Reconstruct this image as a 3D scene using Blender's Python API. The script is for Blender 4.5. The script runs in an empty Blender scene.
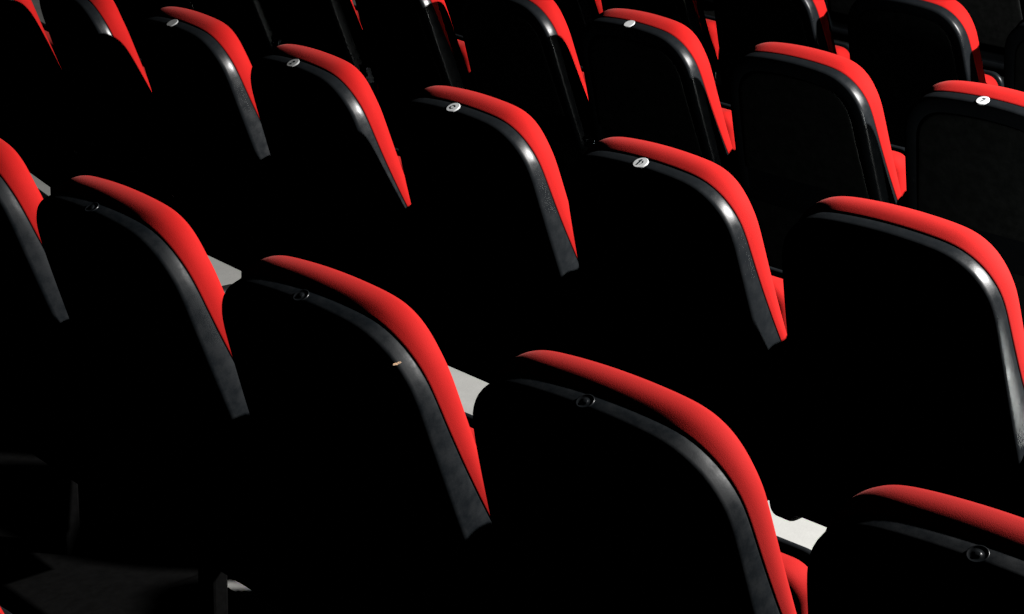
import bpy, bmesh, math, random
from mathutils import Vector, Matrix
C = bpy.context.scene.collection
sc = bpy.context.scene
random.seed(4)

# ------------------------------------------------------------------ view
sc.view_settings.view_transform = 'Standard'
sc.view_settings.look = 'None'
sc.view_settings.exposure = 0.0
sc.view_settings.gamma = 1.0
sc.view_settings.use_curve_mapping = False
sc.cycles.diffuse_bounces = 0
sc.cycles.glossy_bounces = 0

# ------------------------------------------------------------------ materials
def new_mat(name):
    m = bpy.data.materials.new(name); m.use_nodes = True
    nt = m.node_tree; b = nt.nodes['Principled BSDF']
    return m, nt, b

def noise(nt, scale, detail=3, rough=.6, coord='Object', stretch=None):
    tc = nt.nodes.new('ShaderNodeTexCoord'); n = nt.nodes.new('ShaderNodeTexNoise')
    n.inputs['Scale'].default_value = scale; n.inputs['Detail'].default_value = detail
    n.inputs['Roughness'].default_value = rough
    if stretch:
        mp = nt.nodes.new('ShaderNodeMapping'); mp.inputs['Scale'].default_value = stretch
        nt.links.new(tc.outputs[coord], mp.inputs[0]); nt.links.new(mp.outputs[0], n.inputs['Vector'])
    else:
        nt.links.new(tc.outputs[coord], n.inputs['Vector'])
    return n

def ramp(nt, src, stops):
    r = nt.nodes.new('ShaderNodeValToRGB'); e = r.color_ramp.elements
    while len(e) < len(stops): e.new(.5)
    for k, (p, c) in enumerate(stops):
        e[k].position = p; e[k].color = c if len(c) == 4 else (*c, 1)
    nt.links.new(src, r.inputs[0]); return r

def bump(nt, b, src, strength, dist):
    bp = nt.nodes.new('ShaderNodeBump'); bp.inputs['Strength'].default_value = strength
    bp.inputs['Distance'].default_value = dist
    nt.links.new(src, bp.inputs['Height']); nt.links.new(bp.outputs[0], b.inputs['Normal'])

def mat_plastic(name, col, rough, scuff=.0, coat=0):
    m, nt, b = new_mat(name)
    n = noise(nt, 38, 5, .65)
    r = ramp(nt, n.outputs['Fac'], [(.35, (rough*.85,)*3), (.7, (rough*1.35,)*3)])
    nt.links.new(r.outputs[0], b.inputs['Roughness'])
    n2 = noise(nt, 60, 6, .8, stretch=(1, 1, .25))
    c = ramp(nt, n2.outputs['Fac'], [(.0, col), (.62, col), (.78, tuple(x + scuff for x in col))])
    nt.links.new(c.outputs[0], b.inputs['Base Color'])
    n3 = noise(nt, 420, 2, .5)
    bump(nt, b, n3.outputs['Fac'], .12, .0006)
    b.inputs['Specular IOR Level'].default_value = .5
    return m

M = {}
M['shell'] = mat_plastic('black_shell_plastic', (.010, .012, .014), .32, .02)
M['shell_worn_shaded'] = mat_plastic('worn_shaded_black_shell_plastic', (.004, .006, .008), .5, .012)  # scuffed, and base colour darkened to paint in the front row's shade
M['shell_worn_shaded'].node_tree.nodes['Principled BSDF'].inputs['Specular IOR Level'].default_value = .3
M['panel'] = mat_plastic('black_panel_plastic', (.011, .013, .012), .62, .006)
M['arm'] = mat_plastic('black_armrest_plastic', (.010, .010, .010), .5, .01)

m, nt, b = new_mat('red_upholstery')
n = noise(nt, 900, 2, .6); n2 = noise(nt, 22, 4, .6)
mx = nt.nodes.new('ShaderNodeMix'); mx.data_type = 'RGBA'
nt.links.new(n2.outputs['Fac'], mx.inputs[0])
mx.inputs[6].default_value = (.50, .0065, .0055, 1); mx.inputs[7].default_value = (.60, .010, .008, 1)
nt.links.new(mx.outputs[2], b.inputs['Base Color'])
b.inputs['Roughness'].default_value = .85
b.inputs['Specular IOR Level'].default_value = .22
b.inputs['Sheen Weight'].default_value = .08
b.inputs['Sheen Roughness'].default_value = .45
b.inputs['Sheen Tint'].default_value = (1, .5, .45, 1)
bump(nt, b, n.outputs['Fac'], .35, .0008)
M['red'] = m

m, nt, b = new_mat('brushed_steel')
b.inputs['Base Color'].default_value = (.33, .35, .37, 1); b.inputs['Metallic'].default_value = 1
n = noise(nt, 60, 4, .6, stretch=(1, 1, 8)); r = ramp(nt, n.outputs['Fac'], [(.3, (.25,)*3), (.7, (.45,)*3)])
nt.links.new(r.outputs[0], b.inputs['Roughness']); M['steel'] = m

m, nt, b = new_mat('black_powder_coat')
b.inputs['Base Color'].default_value = (.012, .013, .014, 1); b.inputs['Roughness'].default_value = .45
n = noise(nt, 500, 2); bump(nt, b, n.outputs['Fac'], .1, .0005); M['coat'] = m

m, nt, b = new_mat('shade_black_matt')  # near-black colour that paints shade on the floor slab and pedestal
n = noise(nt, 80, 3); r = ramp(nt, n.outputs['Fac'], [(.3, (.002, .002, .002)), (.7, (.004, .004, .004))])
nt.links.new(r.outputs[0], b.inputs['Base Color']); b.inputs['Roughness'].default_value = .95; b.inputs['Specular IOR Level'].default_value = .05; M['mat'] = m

m, nt, b = new_mat('white_number_disc')
n = noise(nt, 90, 3); r = ramp(nt, n.outputs['Fac'], [(.3, (.66, .68, .69)), (.7, (.8, .82, .83))])
nt.links.new(r.outputs[0], b.inputs['Base Color']); b.inputs['Roughness'].default_value = .5; M['disc'] = m
m, nt, b = new_mat('grey_number_disc')
n = noise(nt, 90, 3); r = ramp(nt, n.outputs['Fac'], [(.3, (.30, .31, .31)), (.7, (.42, .43, .43))])
nt.links.new(r.outputs[0], b.inputs['Base Color']); b.inputs['Roughness'].default_value = .6; M['disc_worn'] = m

m, nt, b = new_mat('black_numeral_ink')
b.inputs['Base Color'].default_value = (.02, .03, .035, 1); b.inputs['Roughness'].default_value = .6; M['ink'] = m
m, nt, b = new_mat('worn_ochre_scuff')
n = noise(nt, 300, 3); r = ramp(nt, n.outputs['Fac'], [(.4, (.05, .03, .015)), (.6, (.42, .22, .08))])
nt.links.new(r.outputs[0], b.inputs['Base Color']); b.inputs['Roughness'].default_value = .6; M['scuff'] = m

m, nt, b = new_mat('pale_concrete_floor')
n = noise(nt, 7, 8, .65); r = ramp(nt, n.outputs['Fac'], [(.3, (.39, .39, .375)), (.7, (.48, .48, .46))])
nt.links.new(r.outputs[0], b.inputs['Base Color']); b.inputs['Roughness'].default_value = .8
n2 = noise(nt, 120, 4); bump(nt, b, n2.outputs['Fac'], .2, .002); M['floor'] = m

# ------------------------------------------------------------------ mesh helpers
def mesh_obj(name, bm, mat, parent=None, smooth=True, autosmooth=None):
    bmesh.ops.recalc_face_normals(bm, faces=bm.faces)
    me = bpy.data.meshes.new(name); bm.to_mesh(me); bm.free()
    me.materials.append(mat)
    if smooth:
        for p in me.polygons: p.use_smooth = True
    o = bpy.data.objects.new(name, me); C.objects.link(o)
    if parent: o.parent = parent
    return o

T = .307                      # recline of the backrest
ZT = .88                      # height of the shell corner above the floor
CT, ST = math.cos(T), math.sin(T)
LB = .418                     # length of the shell below the corner line
def s_of(v): return min(max((.04 - v) / (LB + .04), 0), 1)
def plane(u, v, w):
    """backrest coordinates: u along the row, v up the back, w forward"""
    w = w + .015 * s_of(v) ** 2
    return Vector((u, -v * ST + w * CT, ZT + v * CT + w * ST))

HW = .2225
def outline(ins, grow_top=0., seg=14):
    """closed rounded outline of the backrest, shrunk by ins"""
    hw = HW - ins; top = .037 + grow_top - ins; bot = -LB + ins
    R = max(.117 - ins * .75, .012); r = max(.016 - ins * .2, .006)
    hb = hw + .0245            # wider at the foot
    P = []
    def arc(cx, cy, rad, a0, a1, n):
        for k in range(n + 1):
            a = a0 + (a1 - a0) * k / n
            P.append((cx + rad * math.cos(a), cy + rad * math.sin(a)))
    drop = .006                # arched top: corners sit lower than the middle
    arc(hw - R, top - drop - R, R, 0, math.pi / 2, seg)
    n = 12
    x0 = hw - R
    for k in range(1, n):
        x = x0 - 2 * x0 * k / n
        P.append((x, top - drop + drop * (1 - (x / x0) ** 2)))
    arc(-x0, top - drop - R, R, math.pi / 2, math.pi, seg)
    n = 12
    y0 = top - drop - R; y1 = bot + r
    for k in range(1, n):
        f = k / n; P.append((-(hw + (hb - hw) * f), y0 + (y1 - y0) * f))
    arc(-(hb - r), bot + r, r, math.pi, 1.5 * math.pi, 8)
    for k in range(1, 8): P.append((-(hb - r) + 2 * (hb - r) * k / 8, bot))
    arc(hb - r, bot + r, r, 1.5 * math.pi, 2 * math.pi, 8)
    for k in range(1, n):
        f = 1 - k / n; P.append((hw + (hb - hw) * f, y0 + (y1 - y0) * f))
    # soften: one smoothing pass over the closed loop
    for _ in range(6):
        N = len(P)
        P = [((P[i-1][0] + 2*P[i][0] + P[(i+1) % N][0]) / 4, (P[i-1][1] + 2*P[i][1] + P[(i+1) % N][1]) / 4) for i in range(N)]
    return P

def inner(O, k):
    """rings further in than the corner radius allows: scaled towards the middle"""
    cv = -.18
    return [(u * k, cv + (v - cv) * k) for u, v in O]

def loft(rings, cap0=True, cap1=True, pt=plane):
    bm = bmesh.new(); R = []
    for ring in rings: R.append([bm.verts.new(pt(*p)) for p in ring])
    N = len(R[0])
    for a, b in zip(R, R[1:]):
        for i in range(N): bm.faces.new((a[i], a[(i+1) % N], b[(i+1) % N], b[i]))
    for cap, ring in ((cap0, R[0]), (cap1, R[-1])):
        if cap:
            c = bm.verts.new(sum((v.co for v in ring), Vector()) / N)
            for i in range(N): bm.faces.new((ring[i], ring[(i+1) % N], c))
    return bm

def wf(v): return .032 + .042 * s_of(v) ** 1.7      # depth of the shell side, deeper at the foot

def shell_bm():
    prof = [('f', .012, -.006), ('f', .004, 0), ('f', .001, -.0008), ('f', 0, -.003), ('m', 0, .5), ('b', 0, .011), ('b', .0006, .0075),
            ('b', .0022, .0042), ('b', .0048, .0018), ('b', .009, .0005), ('b', .015, 0), ('b', .034, 0), ('b', .0365, .0022), ('b', .040, .0032), ('b', .050, .0034)]
    rings = []
    for kind, ins, w in prof:
        ring = []
        for (u, v) in outline(ins):
            if kind == 'f': ww = wf(v) + w
            elif kind == 'm': ww = .011 + (wf(v) - .014) * .5
            else: ww = w
            ring.append((u, v, ww))
        rings.append(ring)
    O = outline(.050)
    for k in (.75, .5, .25, .08): rings.append([(u, v, .0034) for u, v in inner(O, k)])
    return loft(rings)

def panel_bm():
    rings = []
    def low(O): return [(u, v if v > -.15 else -.15 + (v + .15) * .72) for u, v in O]
    for ins, w in [(.0415, .003), (.0415, .0012), (.043, -.0002), (.047, -.0010), (.055, -.0012)]:
        rings.append([(u, v, w) for u, v in low(outline(ins))])
    O = low(outline(.055))
    for k in (.75, .5, .25, .08): rings.append([(u, v, -.0012) for u, v in inner(O, k)])
    return loft(rings)

def cushion_bm():
    """padded front: its crown bulges a little above the shell's rim"""
    rings = []
    prof = [(.03, .0, -.06), (.0015, .0, -.04), (-.0005, .001, .02), (-.001, .0024, .10), (-.0025, .0052, .26), (-.003, .0064, .45), (-.002, .0058, .62),
            (.0, .0052, .78), (.007, .004, .90), (.018, .001, .97), (.034, 0, 1.0), (.05, 0, 1.02)]
    def W(v):
        k = min(max((.045 - v) / .09, 0), 1); return .099 - .013 * k * k * (3 - 2 * k)
    for ins, g, f in prof:
        rings.append([(u, v, wf(v) + f * (W(v) - wf(v))) for (u, v) in outline(ins, g)])
    O = outline(.05)
    for k in (.75, .5, .25, .08): rings.append([(u, v, wf(v) + (1.02 + .04 * (1 - k)) * (W(v) - wf(v))) for (u, v) in inner(O, k)])
    return loft(rings)

def rbox(x0, x1, y0, y1, z0, z1, r, seg=3):
    bm = bmesh.new()
    bmesh.ops.create_cube(bm, size=1)
    for v in bm.verts:
        v.co = Vector(((x0+x1)/2 + v.co.x*(x1-x0), (y0+y1)/2 + v.co.y*(y1-y0), (z0+z1)/2 + v.co.z*(z1-z0)))
    bmesh.ops.bevel(bm, geom=list(bm.edges), offset=r, segments=seg, profile=.5, affect='EDGES')
    return bm

def cyl(p0, p1, r0, r1=None, n=20):
    r1 = r0 if r1 is None else r1
    bm = bmesh.new(); p0 = Vector(p0); p1 = Vector(p1); d = (p1 - p0)
    bmesh.ops.create_cone(bm, cap_ends=True, segments=n, radius1=r0, radius2=r1, depth=d.length)
    q = d.to_track_quat('Z', 'Y').to_matrix().to_4x4()
    bmesh.ops.transform(bm, matrix=Matrix.Translation((p0 + p1) / 2) @ q, verts=bm.verts)
    return bm

def join(*bms):
    out = bmesh.new()
    for b in bms:
        me = bpy.data.meshes.new('tmp'); b.to_mesh(me); out.from_mesh(me); bpy.data.meshes.remove(me); b.free()
    return out

# folded seat: seen from behind it stands upright just in front of the backrest
def seat_ring(hw, z0, z1, y, r, tilt=.10, seg=8):
    P = []
    for cx, cz, a0 in ((hw-r, z1-r, 0), (-(hw-r), z1-r, .5*math.pi), (-(hw-r), z0+r, math.pi), (hw-r, z0+r, 1.5*math.pi)):
        for k in range(seg + 1):
            a = a0 + .5*math.pi*k/seg
            x = cx + r*math.cos(a); z = cz + r*math.sin(a)
            P.append((x, y - .006 + (.69 - z) * .25, z))
    return P
def seat_cushion_bm():
    rings = [seat_ring(hw, z0, z1, y, r) for hw, z0, z1, y, r in
             [(.12, .42, .60, .176, .04), (.18, .36, .655, .176, .04), (.205, .335, .678, .181, .04), (.216, .324, .687, .191, .04), (.220, .320, .691, .206, .04), (.220, .320, .691, .232, .04), (.216, .324, .687, .243, .038), (.19, .35, .66, .245, .03)]]
    return loft(rings, pt=lambda x, y, z: Vector((x, y, z)))
def seat_pan_bm():
    rings = [seat_ring(hw, z0, z1, y, r) for hw, z0, z1, y, r in
             [(.19, .35, .66, .2445, .03), (.222, .314, .694, .2445, .04), (.226, .310, .699, .248, .04), (.226, .310, .699, .258, .04), (.21, .325, .685, .276, .04), (.15, .38, .62, .292, .04)]]
    return loft(rings, pt=lambda x, y, z: Vector((x, y, z)))
def shroud_bm():
    """black cover that closes the back below the shell, down to the beam"""
    def rr(hw, z0, z1, y, r):
        P = []
        for cx, cz, a0 in ((hw-.01, z1-.01, 0), (-(hw-.01), z1-.01, .5*math.pi), (-(hw-r), z0+r, math.pi), (hw-r, z0+r, 1.5*math.pi)):
            q = .01 if a0 < 2 else r
            for k in range(9):
                a = a0 + .5*math.pi*k/8; P.append((cx + q*math.cos(a), y, cz + q*math.sin(a)))
        return P
    return loft([rr(.23, .27, .50, .150, .03), rr(.253, .256, .515, .150, .035), rr(.258, .251, .520, .154, .035), rr(.258, .251, .520, .192, .035), rr(.24, .26, .50, .196, .03)], pt=lambda x, y, z: Vector((x, y, z)))

GX = .275                     # the gap between two chairs lies this far from the chair's middle
def armrest_bm():
    return rbox(GX-.018, GX+.018, .255, .47, .598, .624, .011, 4)
def side_panel_bm():
    """black side plate that carries the armrest, rounded at its lower back corner"""
    P = [(.268, .600), (.262, .46), (.245, .40), (.190, .375), (.142, .365)]
    for k in range(9):
        a = math.pi + .5*math.pi*k/8; P.append((.202 + .060*math.cos(a), .280 + .060*math.sin(a)))
    P += [(.36, .222), (.42, .28), (.44, .45), (.445, .600)]
    bm = bmesh.new()
    for x in (GX-.0135, GX+.0135): pass
    lo = [bm.verts.new((GX-.0135, y, z)) for y, z in P]; hi = [bm.verts.new((GX+.0135, y, z)) for y, z in P]
    bm.faces.new(lo); bm.faces.new(hi[::-1]); n = len(P)
    for i in range(n): bm.faces.new((lo[i], lo[(i+1) % n], hi[(i+1) % n], hi[i]))
    return bm
def pedestal_bm():
    """beam under the seat and its single foot"""
    beam = rbox(-.270, .270, .215, .275, .252, .295, .006, 2)
    col = rbox(-.026, .026, .205, .240, .010, .26, .006, 2)
    return join(beam, col)
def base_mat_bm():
    return rbox(-.270, .270, -.06, .385, 0, .018, .004, 2)  # made-up dark slab in place of the shade on the floor under the seats
def bracket_bm():
    """pale steel fixing plate between the foot of the backrest and the side plate"""
    a = rbox(.238, GX+.014, .145, .150, .500, .545, .002, 2)
    c = rbox(GX+.010, GX+.014, .150, .190, .490, .545, .0015, 2)
    b = cyl((GX-.02, .140, .523), (GX-.02, .147, .523), .006, n=12)
    return join(a, b, c)

UD, VD, WD = -.005, .050, .018
def rim_frame():
    """point and axes on the top rim of the shell, where the number disc sits"""
    O = outline(0)
    best = min((p for p in O if p[1] > 0), key=lambda p: abs(p[0] - UD))
    P0 = plane(best[0], best[1], .0135)
    eu = Vector((1, 0, 0)); ew = (plane(best[0], best[1], .025) - P0).normalized(); nn = eu.cross(ew).normalized()
    a = math.radians(9); ew, nn = ew*math.cos(a) + nn*math.sin(a), nn*math.cos(a) - ew*math.sin(a)
    P0 = P0 + nn * .0008
    return P0, eu, ew, nn

def disc_bm(rad=.0155, h=.0020):
    P0, eu, ew, nn = rim_frame()
    bm = bmesh.new(); rings = []
    for rr, hh in ((rad, -.001), (rad, h*.6), (rad*.93, h), (rad*.5, h*1.05)):
        rings.append([bm.verts.new(P0 + eu*rr*math.cos(a) + ew*rr*math.sin(a) + nn*hh) for a in [2*math.pi*k/32 for k in range(32)]])
    for a, b in zip(rings, rings[1:]):
        for i in range(32): bm.faces.new((a[i], a[(i+1) % 32], b[(i+1) % 32], b[i]))
    bm.faces.new(rings[-1]); bm.faces.new(rings[0])
    return bm

def socket_bm():
    """the empty round socket with a screw left where a disc came off"""
    P0, eu, ew, nn = rim_frame()
    bm = bmesh.new(); n = 28
    prof = [(.0125, -.001), (.0125, .0004), (.0118, .0008), (.0108, .0006), (.0100, .0001), (.0040, .0001), (.0038, .0008), (.0026, .0011)]
    rings = [[bm.verts.new(P0 + eu*r*math.cos(2*math.pi*k/n) + ew*r*math.sin(2*math.pi*k/n) + nn*h) for k in range(n)] for r, h in prof]
    for a, b in zip(rings, rings[1:]):
        for i in range(n): bm.faces.new((a[i], a[(i+1) % n], b[(i+1) % n], b[i]))
    bm.faces.new(rings[-1])
    return bm

def numeral_bm(kind):
    P0, eu, ew, nn = rim_frame(); h = .0026
    bm = bmesh.new()
    def bar(pts, wdt):
        for (x0, y0), (x1, y1) in zip(pts, pts[1:]):
            d = Vector((x1-x0, y1-y0)).normalized(); q = Vector((-d.y, d.x)) * wdt / 2
            cs = [(x0+q.x, y0+q.y), (x1+q.x, y1+q.y), (x1-q.x, y1-q.y), (x0-q.x, y0-q.y)]
            lo = [bm.verts.new(P0 + eu*a + ew*b + nn*(h-.001)) for a, b in cs]
            hi = [bm.verts.new(P0 + eu*a + ew*b + nn*(h+.0002)) for a, b in cs]
            bm.faces.new(hi); bm.faces.new(lo[::-1])
            for i in range(4): bm.faces.new((lo[i], lo[(i+1) % 4], hi[(i+1) % 4], hi[i]))
    ring = lambda cx, rx, ry, a0=0, a1=2*math.pi: [(cx + rx*math.cos(a0+(a1-a0)*k/12), ry*math.sin(a0+(a1-a0)*k/12)) for k in range(13)]
    if kind == '1':
        bar([(-.0052, .0042), (-.0022, .0080), (-.0022, -.0080)], .0026)
        bar([(.0028, .0060), (.0060, .0005), (.0030, -.0060)], .0006)
    elif kind == '7':
        bar([(-.004, .0055), (.004, .0055), (-.001, -.006)], .0022)
    elif kind == '2':
        bar([(-.004, .003), (0, .006), (.004, .003), (-.004, -.006), (.004, -.006)], .0018)
    else:
        bar(ring(0, .0055, .0055, .3, 5.6), .0013)
    return bm

def scuff_bm():
    """chipped edge at the right-hand upper corner of the shell"""
    bm = bmesh.new()
    O = outline(.0)
    pts = [p for p in O if p[0] > .15 and -.05 < p[1] < .04]
    pts.sort(key=lambda p: -p[1]); base = pts[len(pts)//2]
    c = plane(base[0], base[1], .010)
    nrm = Vector((.7, 0, .7)).normalized(); a = Vector((.05, 1, .1)).normalized(); a = (a - nrm*a.dot(nrm)).normalized(); b = nrm.cross(a)
    out = [(-.012, -.0012), (-.004, -.0022), (.006, -.0010), (.013, .0004), (.006, .0018), (-.003, .0012), (-.010, .0016)]
    lo = [bm.verts.new(c + a*x + b*y - nrm*.003) for x, y in out]; hi = [bm.verts.new(c + a*x + b*y + nrm*.0008) for x, y in out]
    bm.faces.new(hi); bm.faces.new(lo[::-1]); n = len(out)
    for i in range(n): bm.faces.new((lo[i], lo[(i+1) % n], hi[(i+1) % n], hi[i]))
    return bm

# ------------------------------------------------------------------ one chair of each part, then copies
def empty(name, loc, rz):
    o = bpy.data.objects.new(name, None); o.empty_display_size = .2
    o.location = loc; o.rotation_euler = (0, 0, rz); C.objects.link(o); return o

proto = empty('theatre_chair', (0, 0, 0), 0)
mesh_obj('backrest_shell', shell_bm(), M['shell'], proto)
mesh_obj('back_panel', panel_bm(), M['panel'], proto)
cu = mesh_obj('backrest_cushion', cushion_bm(), M['red'], proto)
sm = cu.modifiers.new('smooth', 'SUBSURF'); sm.levels = 1; sm.render_levels = 1
mesh_obj('seat_cushion', seat_cushion_bm(), M['red'], proto)
mesh_obj('seat_pan', seat_pan_bm(), M['shell'], proto)
mesh_obj('lower_shroud', shroud_bm(), M['panel'], proto)
mesh_obj('armrest', armrest_bm(), M['arm'], proto)
mesh_obj('side_panel', side_panel_bm(), M['arm'], proto, smooth=False)
mesh_obj('pedestal', pedestal_bm(), M['mat'], proto, smooth=False)
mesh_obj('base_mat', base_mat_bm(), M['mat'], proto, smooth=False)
mesh_obj('fixing_plate', bracket_bm(), M['steel'], proto, smooth=False)
parts = list(proto.children)
disc0 = mesh_obj('number_disc', disc_bm(), M['disc'], proto, smooth=False)
socket0 = mesh_obj('screw_socket', socket_bm(), M['shell'], proto)
scuff0 = mesh_obj('chipped_edge', scuff_bm(), M['scuff'], proto, smooth=False)
nums = {k: mesh_obj('numeral', numeral_bm(k), M['ink'], disc0, smooth=False) for k in '172o'}
meshes = {'disc': disc0.data, 'socket': socket0.data, 'scuff': scuff0.data, **{k: o.data for k, o in nums.items()}}
worn = disc0.data.copy(); worn.materials.clear(); worn.materials.append(M['disc_worn']); meshes['worn'] = worn
for o in [*nums.values(), disc0, socket0, scuff0]: bpy.data.objects.remove(o)
SHELL = bpy.data.objects['backrest_shell'].data
SHELL_WORN_SHADED = SHELL.copy(); SHELL_WORN_SHADED.materials.clear(); SHELL_WORN_SHADED.materials.append(M['shell_worn_shaded'])
used = [False]
def child(name, me, parent):
    o = bpy.data.objects.new(name, me); C.objects.link(o); o.parent = parent; return o

ROWS = {  # row: (x of chair 0, y, drop of the floor, group)
    'Z': (1.415, -.875, .0213), 'A': (0, 0, 0), 'B': (-.7939, 1.0132, -.0213), 'C': (-1.8261, 2.1193, -.0446), 'D': (-2.8070, 3.2254, -.0678), 'E': (-3.80, 4.331, -.091)}
CURVE = .0257
GROUP = {'Z': 'chairs of the row nearest the camera', 'A': 'chairs of the front row in view', 'B': 'chairs of the second row in view', 'C': 'chairs of the third row in view', 'D': 'chairs of the fourth row in view', 'E': 'chairs of the furthest row in view'}
JIT = {
('D', 1): (0.0000, -0.1600, 0, 0.0000),
('D', 2): (0.0000, -0.1250, 0, 0.0000),
('D', 3): (0.0000, -0.0850, 0, 0.0000),
('D', 4): (0.0000, -0.0450, 0, 0.0000),
('D', 7): (0.0000, 0.0900, 0, 0.0000),
('D', 6): (0.0000, 0.0500, 0, 0.0000),
('B', -3): (0.0000, -0.0400, 0, -0.0350),
('B', -2): (0.0000, -0.0650, 0, -0.0650),
('C', -4): (0.0000, -0.1300, 0, -0.0500),
('C', -3): (0.0000, -0.1100, 0, -0.0500),
('C', -2): (0.0000, -0.0900, 0, -0.0500),
('C', -1): (0.0000, -0.0700, 0, -0.0500),
('C', 0): (0.0000, -0.0500, 0, -0.0500),
('C', 1): (0.0000, -0.0380, 0, -0.0500),
('A', 1): (-0.0119, 0.0048, 0, 0.0059),
('A', 2): (0.0028, -0.0028, 0, 0.0120),
('A', 3): (-0.0048, 0.0073, 0, 0.0019),
('A', 4): (0.0074, -0.0116, 0, 0.0088),
('B', -1): (0.0026, -0.0347, 0, -0.0602),
('B', 0): (0.0039, 0.0005, 0, 0.0165),
('B', 1): (0.0096, -0.0109, 0, -0.0228),
('B', 2): (0.0069, 0.0099, 0, 0.0031),
('B', 3): (0.0053, -0.0030, 0, -0.0174),
('B', 4): (-0.0028, 0.0003, 0, -0.0057),
('C', 2): (-0.0016, -0.0121, 0, -0.0302),
('C', 3): (-0.0101, -0.0047, 0, -0.0186),
('C', 4): (-0.0029, -0.0004, 0, -0.0162),
('C', 5): (-0.0023, 0.0036, 0, -0.0071),
('D', 5): (-0.0012, 0.0009, 0, 0.0005),
}   # (row, i): (dx, dy, dz, dyaw)
def place(row, i, label, mark=None, scuff=False):
    ox, oy, oz = ROWS[row]; x = ox + .55 * i
    y = oy + CURVE * (x - 1.1) ** 2; yw = 2 * CURVE * (x - 1.1)
    dx, dy, dz, dyaw = JIT.get((row, i), (0, 0, 0, 0))
    if not used[0]:
        r = proto; used[0] = True
    else:
        r = proto.copy(); C.objects.link(r)
        for ch in parts:
            c = ch.copy(); C.objects.link(c); c.parent = r
            if row == 'A' and ch.data == SHELL: c.data = SHELL_WORN_SHADED
            if row == 'A' and i <= 0 and ch.name.startswith('base_mat'): c.scale.y = 1.6  # slab lengthened to paint the floor dark at the left end
    cx = -.0261
    r.location = (x + cx * math.cos(yw) + dx, y + cx * math.sin(yw) + dy, oz + dz)
    r.rotation_euler = (0, 0, yw + dyaw)
    r['label'] = label; r['category'] = 'theatre seat'; r['group'] = GROUP[row]
    if mark == 'socket': child('screw_socket', meshes['socket'], r)
    elif mark:
        kind, num = mark
        d = child('number_disc', meshes[kind], r); d['label'] = 'round white seat number disc' if kind == 'disc' else 'round dull grey seat number disc'
        if num: child('numeral', meshes[num], d)
    if scuff:
        s = child('chipped_edge', meshes['scuff'], r); s['label'] = 'ochre chip in the black plastic edge'
    return r

SEATS = [
 ('A', -1, 'black lower corner of a seat almost wholly outside the left edge, below mid height', None, False),
 ('A', 0, 'red seat cut by the left edge at mid height, its lit right shoulder alone showing', None, False),
 ('A', 1, 'leftmost red seat with a dark screw socket on its rim', 'socket', False),
 ('A', 2, 'red seat with an ochre chip in the black corner of its shell', 'socket', True),
 ('A', 3, 'biggest red seat, at the bottom centre, just left of the brightest white floor patch', 'socket', False),
 ('A', 4, 'red seat cut off by the bottom right corner, dark screw socket on its rim', 'socket', False),
 ('B', -3, 'sliver of a black seat back at the left edge, above the leftmost red shoulder', None, False),
 ('B', -2, 'black seat back touching the top left corner with a thin red edge', None, False),
 ('B', -1, 'red seat cut by the top edge, left of the plain dull grey disc', None, False),
 ('B', 0, 'red seat with a plain dull grey disc, near the top left corner', ('worn', None), False),
 ('B', 1, 'red seat with a dull grey disc marked by a small curled figure', ('worn', '2'), False),
 ('B', 2, 'red seat with a white disc showing a small ring, upper centre left', ('disc', 'o'), False),
 ('B', 3, 'red seat with a white disc showing a bold stroke, centre of the picture', ('disc', '1'), False),
 ('B', 4, 'large red seat without any disc at the right edge, bright glint on its black corner', None, False),
 ('C', -3, 'faint black seat back seen in the gap left of the plain grey disc seat', None, False),
 ('C', -2, 'black seat back just showing above the plain grey disc', None, False),
 ('C', -1, 'black seat back at the top edge between the two dull grey disc seats', None, False),
 ('C', 0, 'black seat back at the top edge above the curled figure disc', None, False),
 ('C', 1, 'dark seat cut by the top edge, above the white disc with the small ring', None, False),
 ('C', 2, 'red shoulder of a seat cut by the top edge, left of the blank white disc', None, False),
 ('C', 3, 'red seat with a blank white disc at the top centre', ('disc', None), False),
 ('C', 4, 'red seat without disc, upper right, beside the seat with the blank white disc', None, False),
 ('C', 5, 'red seat at the upper right edge, white disc with a small hooked figure', ('disc', '7'), False),
 ('D', 1, 'sliver of a distant seat at the top edge, left of centre', None, False),
 ('D', 2, 'small bit of a distant seat directly left of the blank white disc', None, False),
 ('D', 3, 'distant dark seat back at the top edge, directly behind the blank disc seat', None, False),
 ('D', 4, 'distant dark seat cut by the top edge, directly behind the discless upper right seat', None, False),
 ('D', 5, 'distant seat at the top right with a rounded red shoulder ending in a slanted shadow', None, False),
 ('D', 6, 'tip of a distant seat cut by the right edge near the top right corner', None, False),
 ('E', 3, 'speck of the furthest row at the top edge, right of the blank disc seat', None, False),
 ('E', 5, 'speck of the furthest row at the top edge, left of the slanted shadow shoulder', None, False),
 ('E', 6, 'black back of the furthest row in the top right corner, above the gap', None, False),
 ('Z', 0, 'tiny red corner of a seat in the bottom left corner of the picture', None, False),
]
SEATS.sort(key=lambda s: s[0] == 'A')
for s in SEATS: place(*s)

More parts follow.
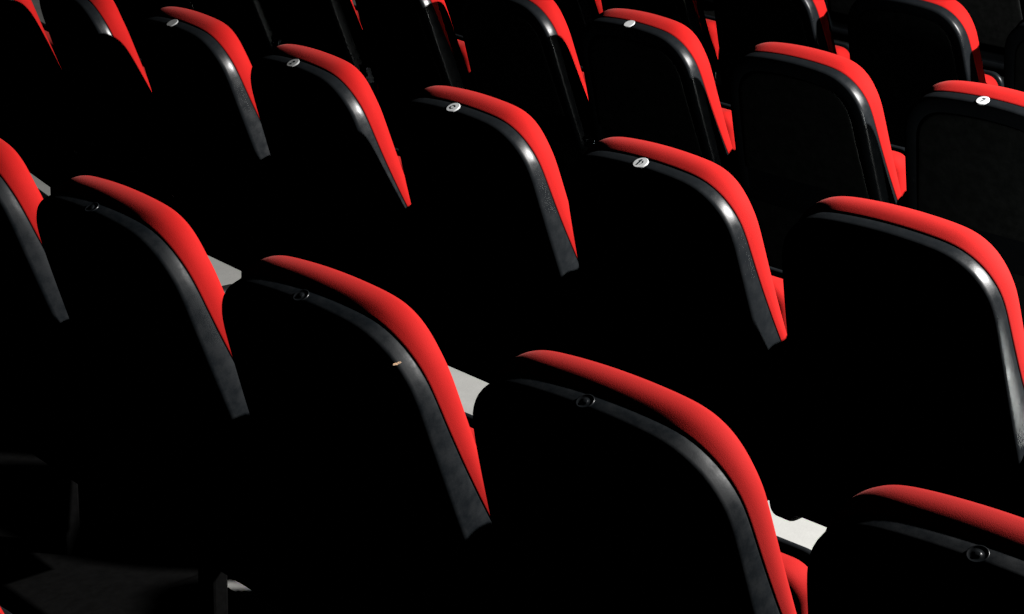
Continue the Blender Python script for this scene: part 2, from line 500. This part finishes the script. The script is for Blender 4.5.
# ------------------------------------------------------------------ floor
bm = bmesh.new()
ys = [-4, -.5, .55, 1.6, 2.75, 3.9, 10]
def fz(y): return -.0211 * y
vs = [[bm.verts.new((x, y, fz(y) if -1.2 < y < 4.5 else fz(y))) for x in (-9, 7)] for y in ys]
for a, b_ in zip(vs, vs[1:]): bm.faces.new((a[0], a[1], b_[1], b_[0]))
f = mesh_obj('floor', bm, M['floor'], smooth=False); f['kind'] = 'structure'

# ------------------------------------------------------------------ lights
def lamp(name, kind, loc, energy, color, **kw):
    l = bpy.data.lights.new(name, kind); l.energy = energy; l.color = color
    for k, v in kw.items(): setattr(l, k, v)
    o = bpy.data.objects.new(name, l); o.location = loc; C.objects.link(o); return o
def aim(o, t): o.rotation_euler = (Vector(t) - o.location).to_track_quat('-Z', 'Y').to_euler()
k = lamp('stage_spotlight', 'SPOT', (3.4, 2.9, 2.9), 1680, (1, .98, .96), spot_size=2.44, spot_blend=1, shadow_soft_size=.05)
aim(k, (-.2, 1.7, .6))

for loc, e in (((2.2, 1.78, .40), 6.0), ((2.1, 2.62, .40), 1.3)):  # unseen fill lamps, added to lift the further seat backs faintly
    a_ = lamp('seat_back_fill', 'AREA', loc, e, (.97, 1, .96), size=.12)
    aim(a_, (loc[0] - 3, loc[1] + 1.6, .6))

w = bpy.data.worlds.new('dark_hall'); sc.world = w; w.use_nodes = True
w.node_tree.nodes['Background'].inputs[0].default_value = (.8, .9, 1, 1)
w.node_tree.nodes['Background'].inputs[1].default_value = .0004

# ------------------------------------------------------------------ camera
yaw, pitch, roll = -.7756, .3357, .0340
fwd = Vector((math.sin(yaw)*math.cos(pitch), math.cos(yaw)*math.cos(pitch), -math.sin(pitch)))
r0 = Vector((math.cos(yaw), -math.sin(yaw), 0)); u0 = r0.cross(fwd)
rr = r0*math.cos(roll) + u0*math.sin(roll); uu = -r0*math.sin(roll) + u0*math.cos(roll)
cam = bpy.data.cameras.new('camera'); co = bpy.data.objects.new('camera', cam); C.objects.link(co)
co.matrix_world = Matrix(((rr.x, uu.x, -fwd.x, 3.0694), (rr.y, uu.y, -fwd.y, -1.5995), (rr.z, uu.z, -fwd.z, .9179 + ZT), (0, 0, 0, 1)))
cam.sensor_fit = 'HORIZONTAL'; cam.sensor_width = 36; cam.lens = math.exp(7.532) / 1024 * 36
cam.clip_start = .05
sc.camera = co
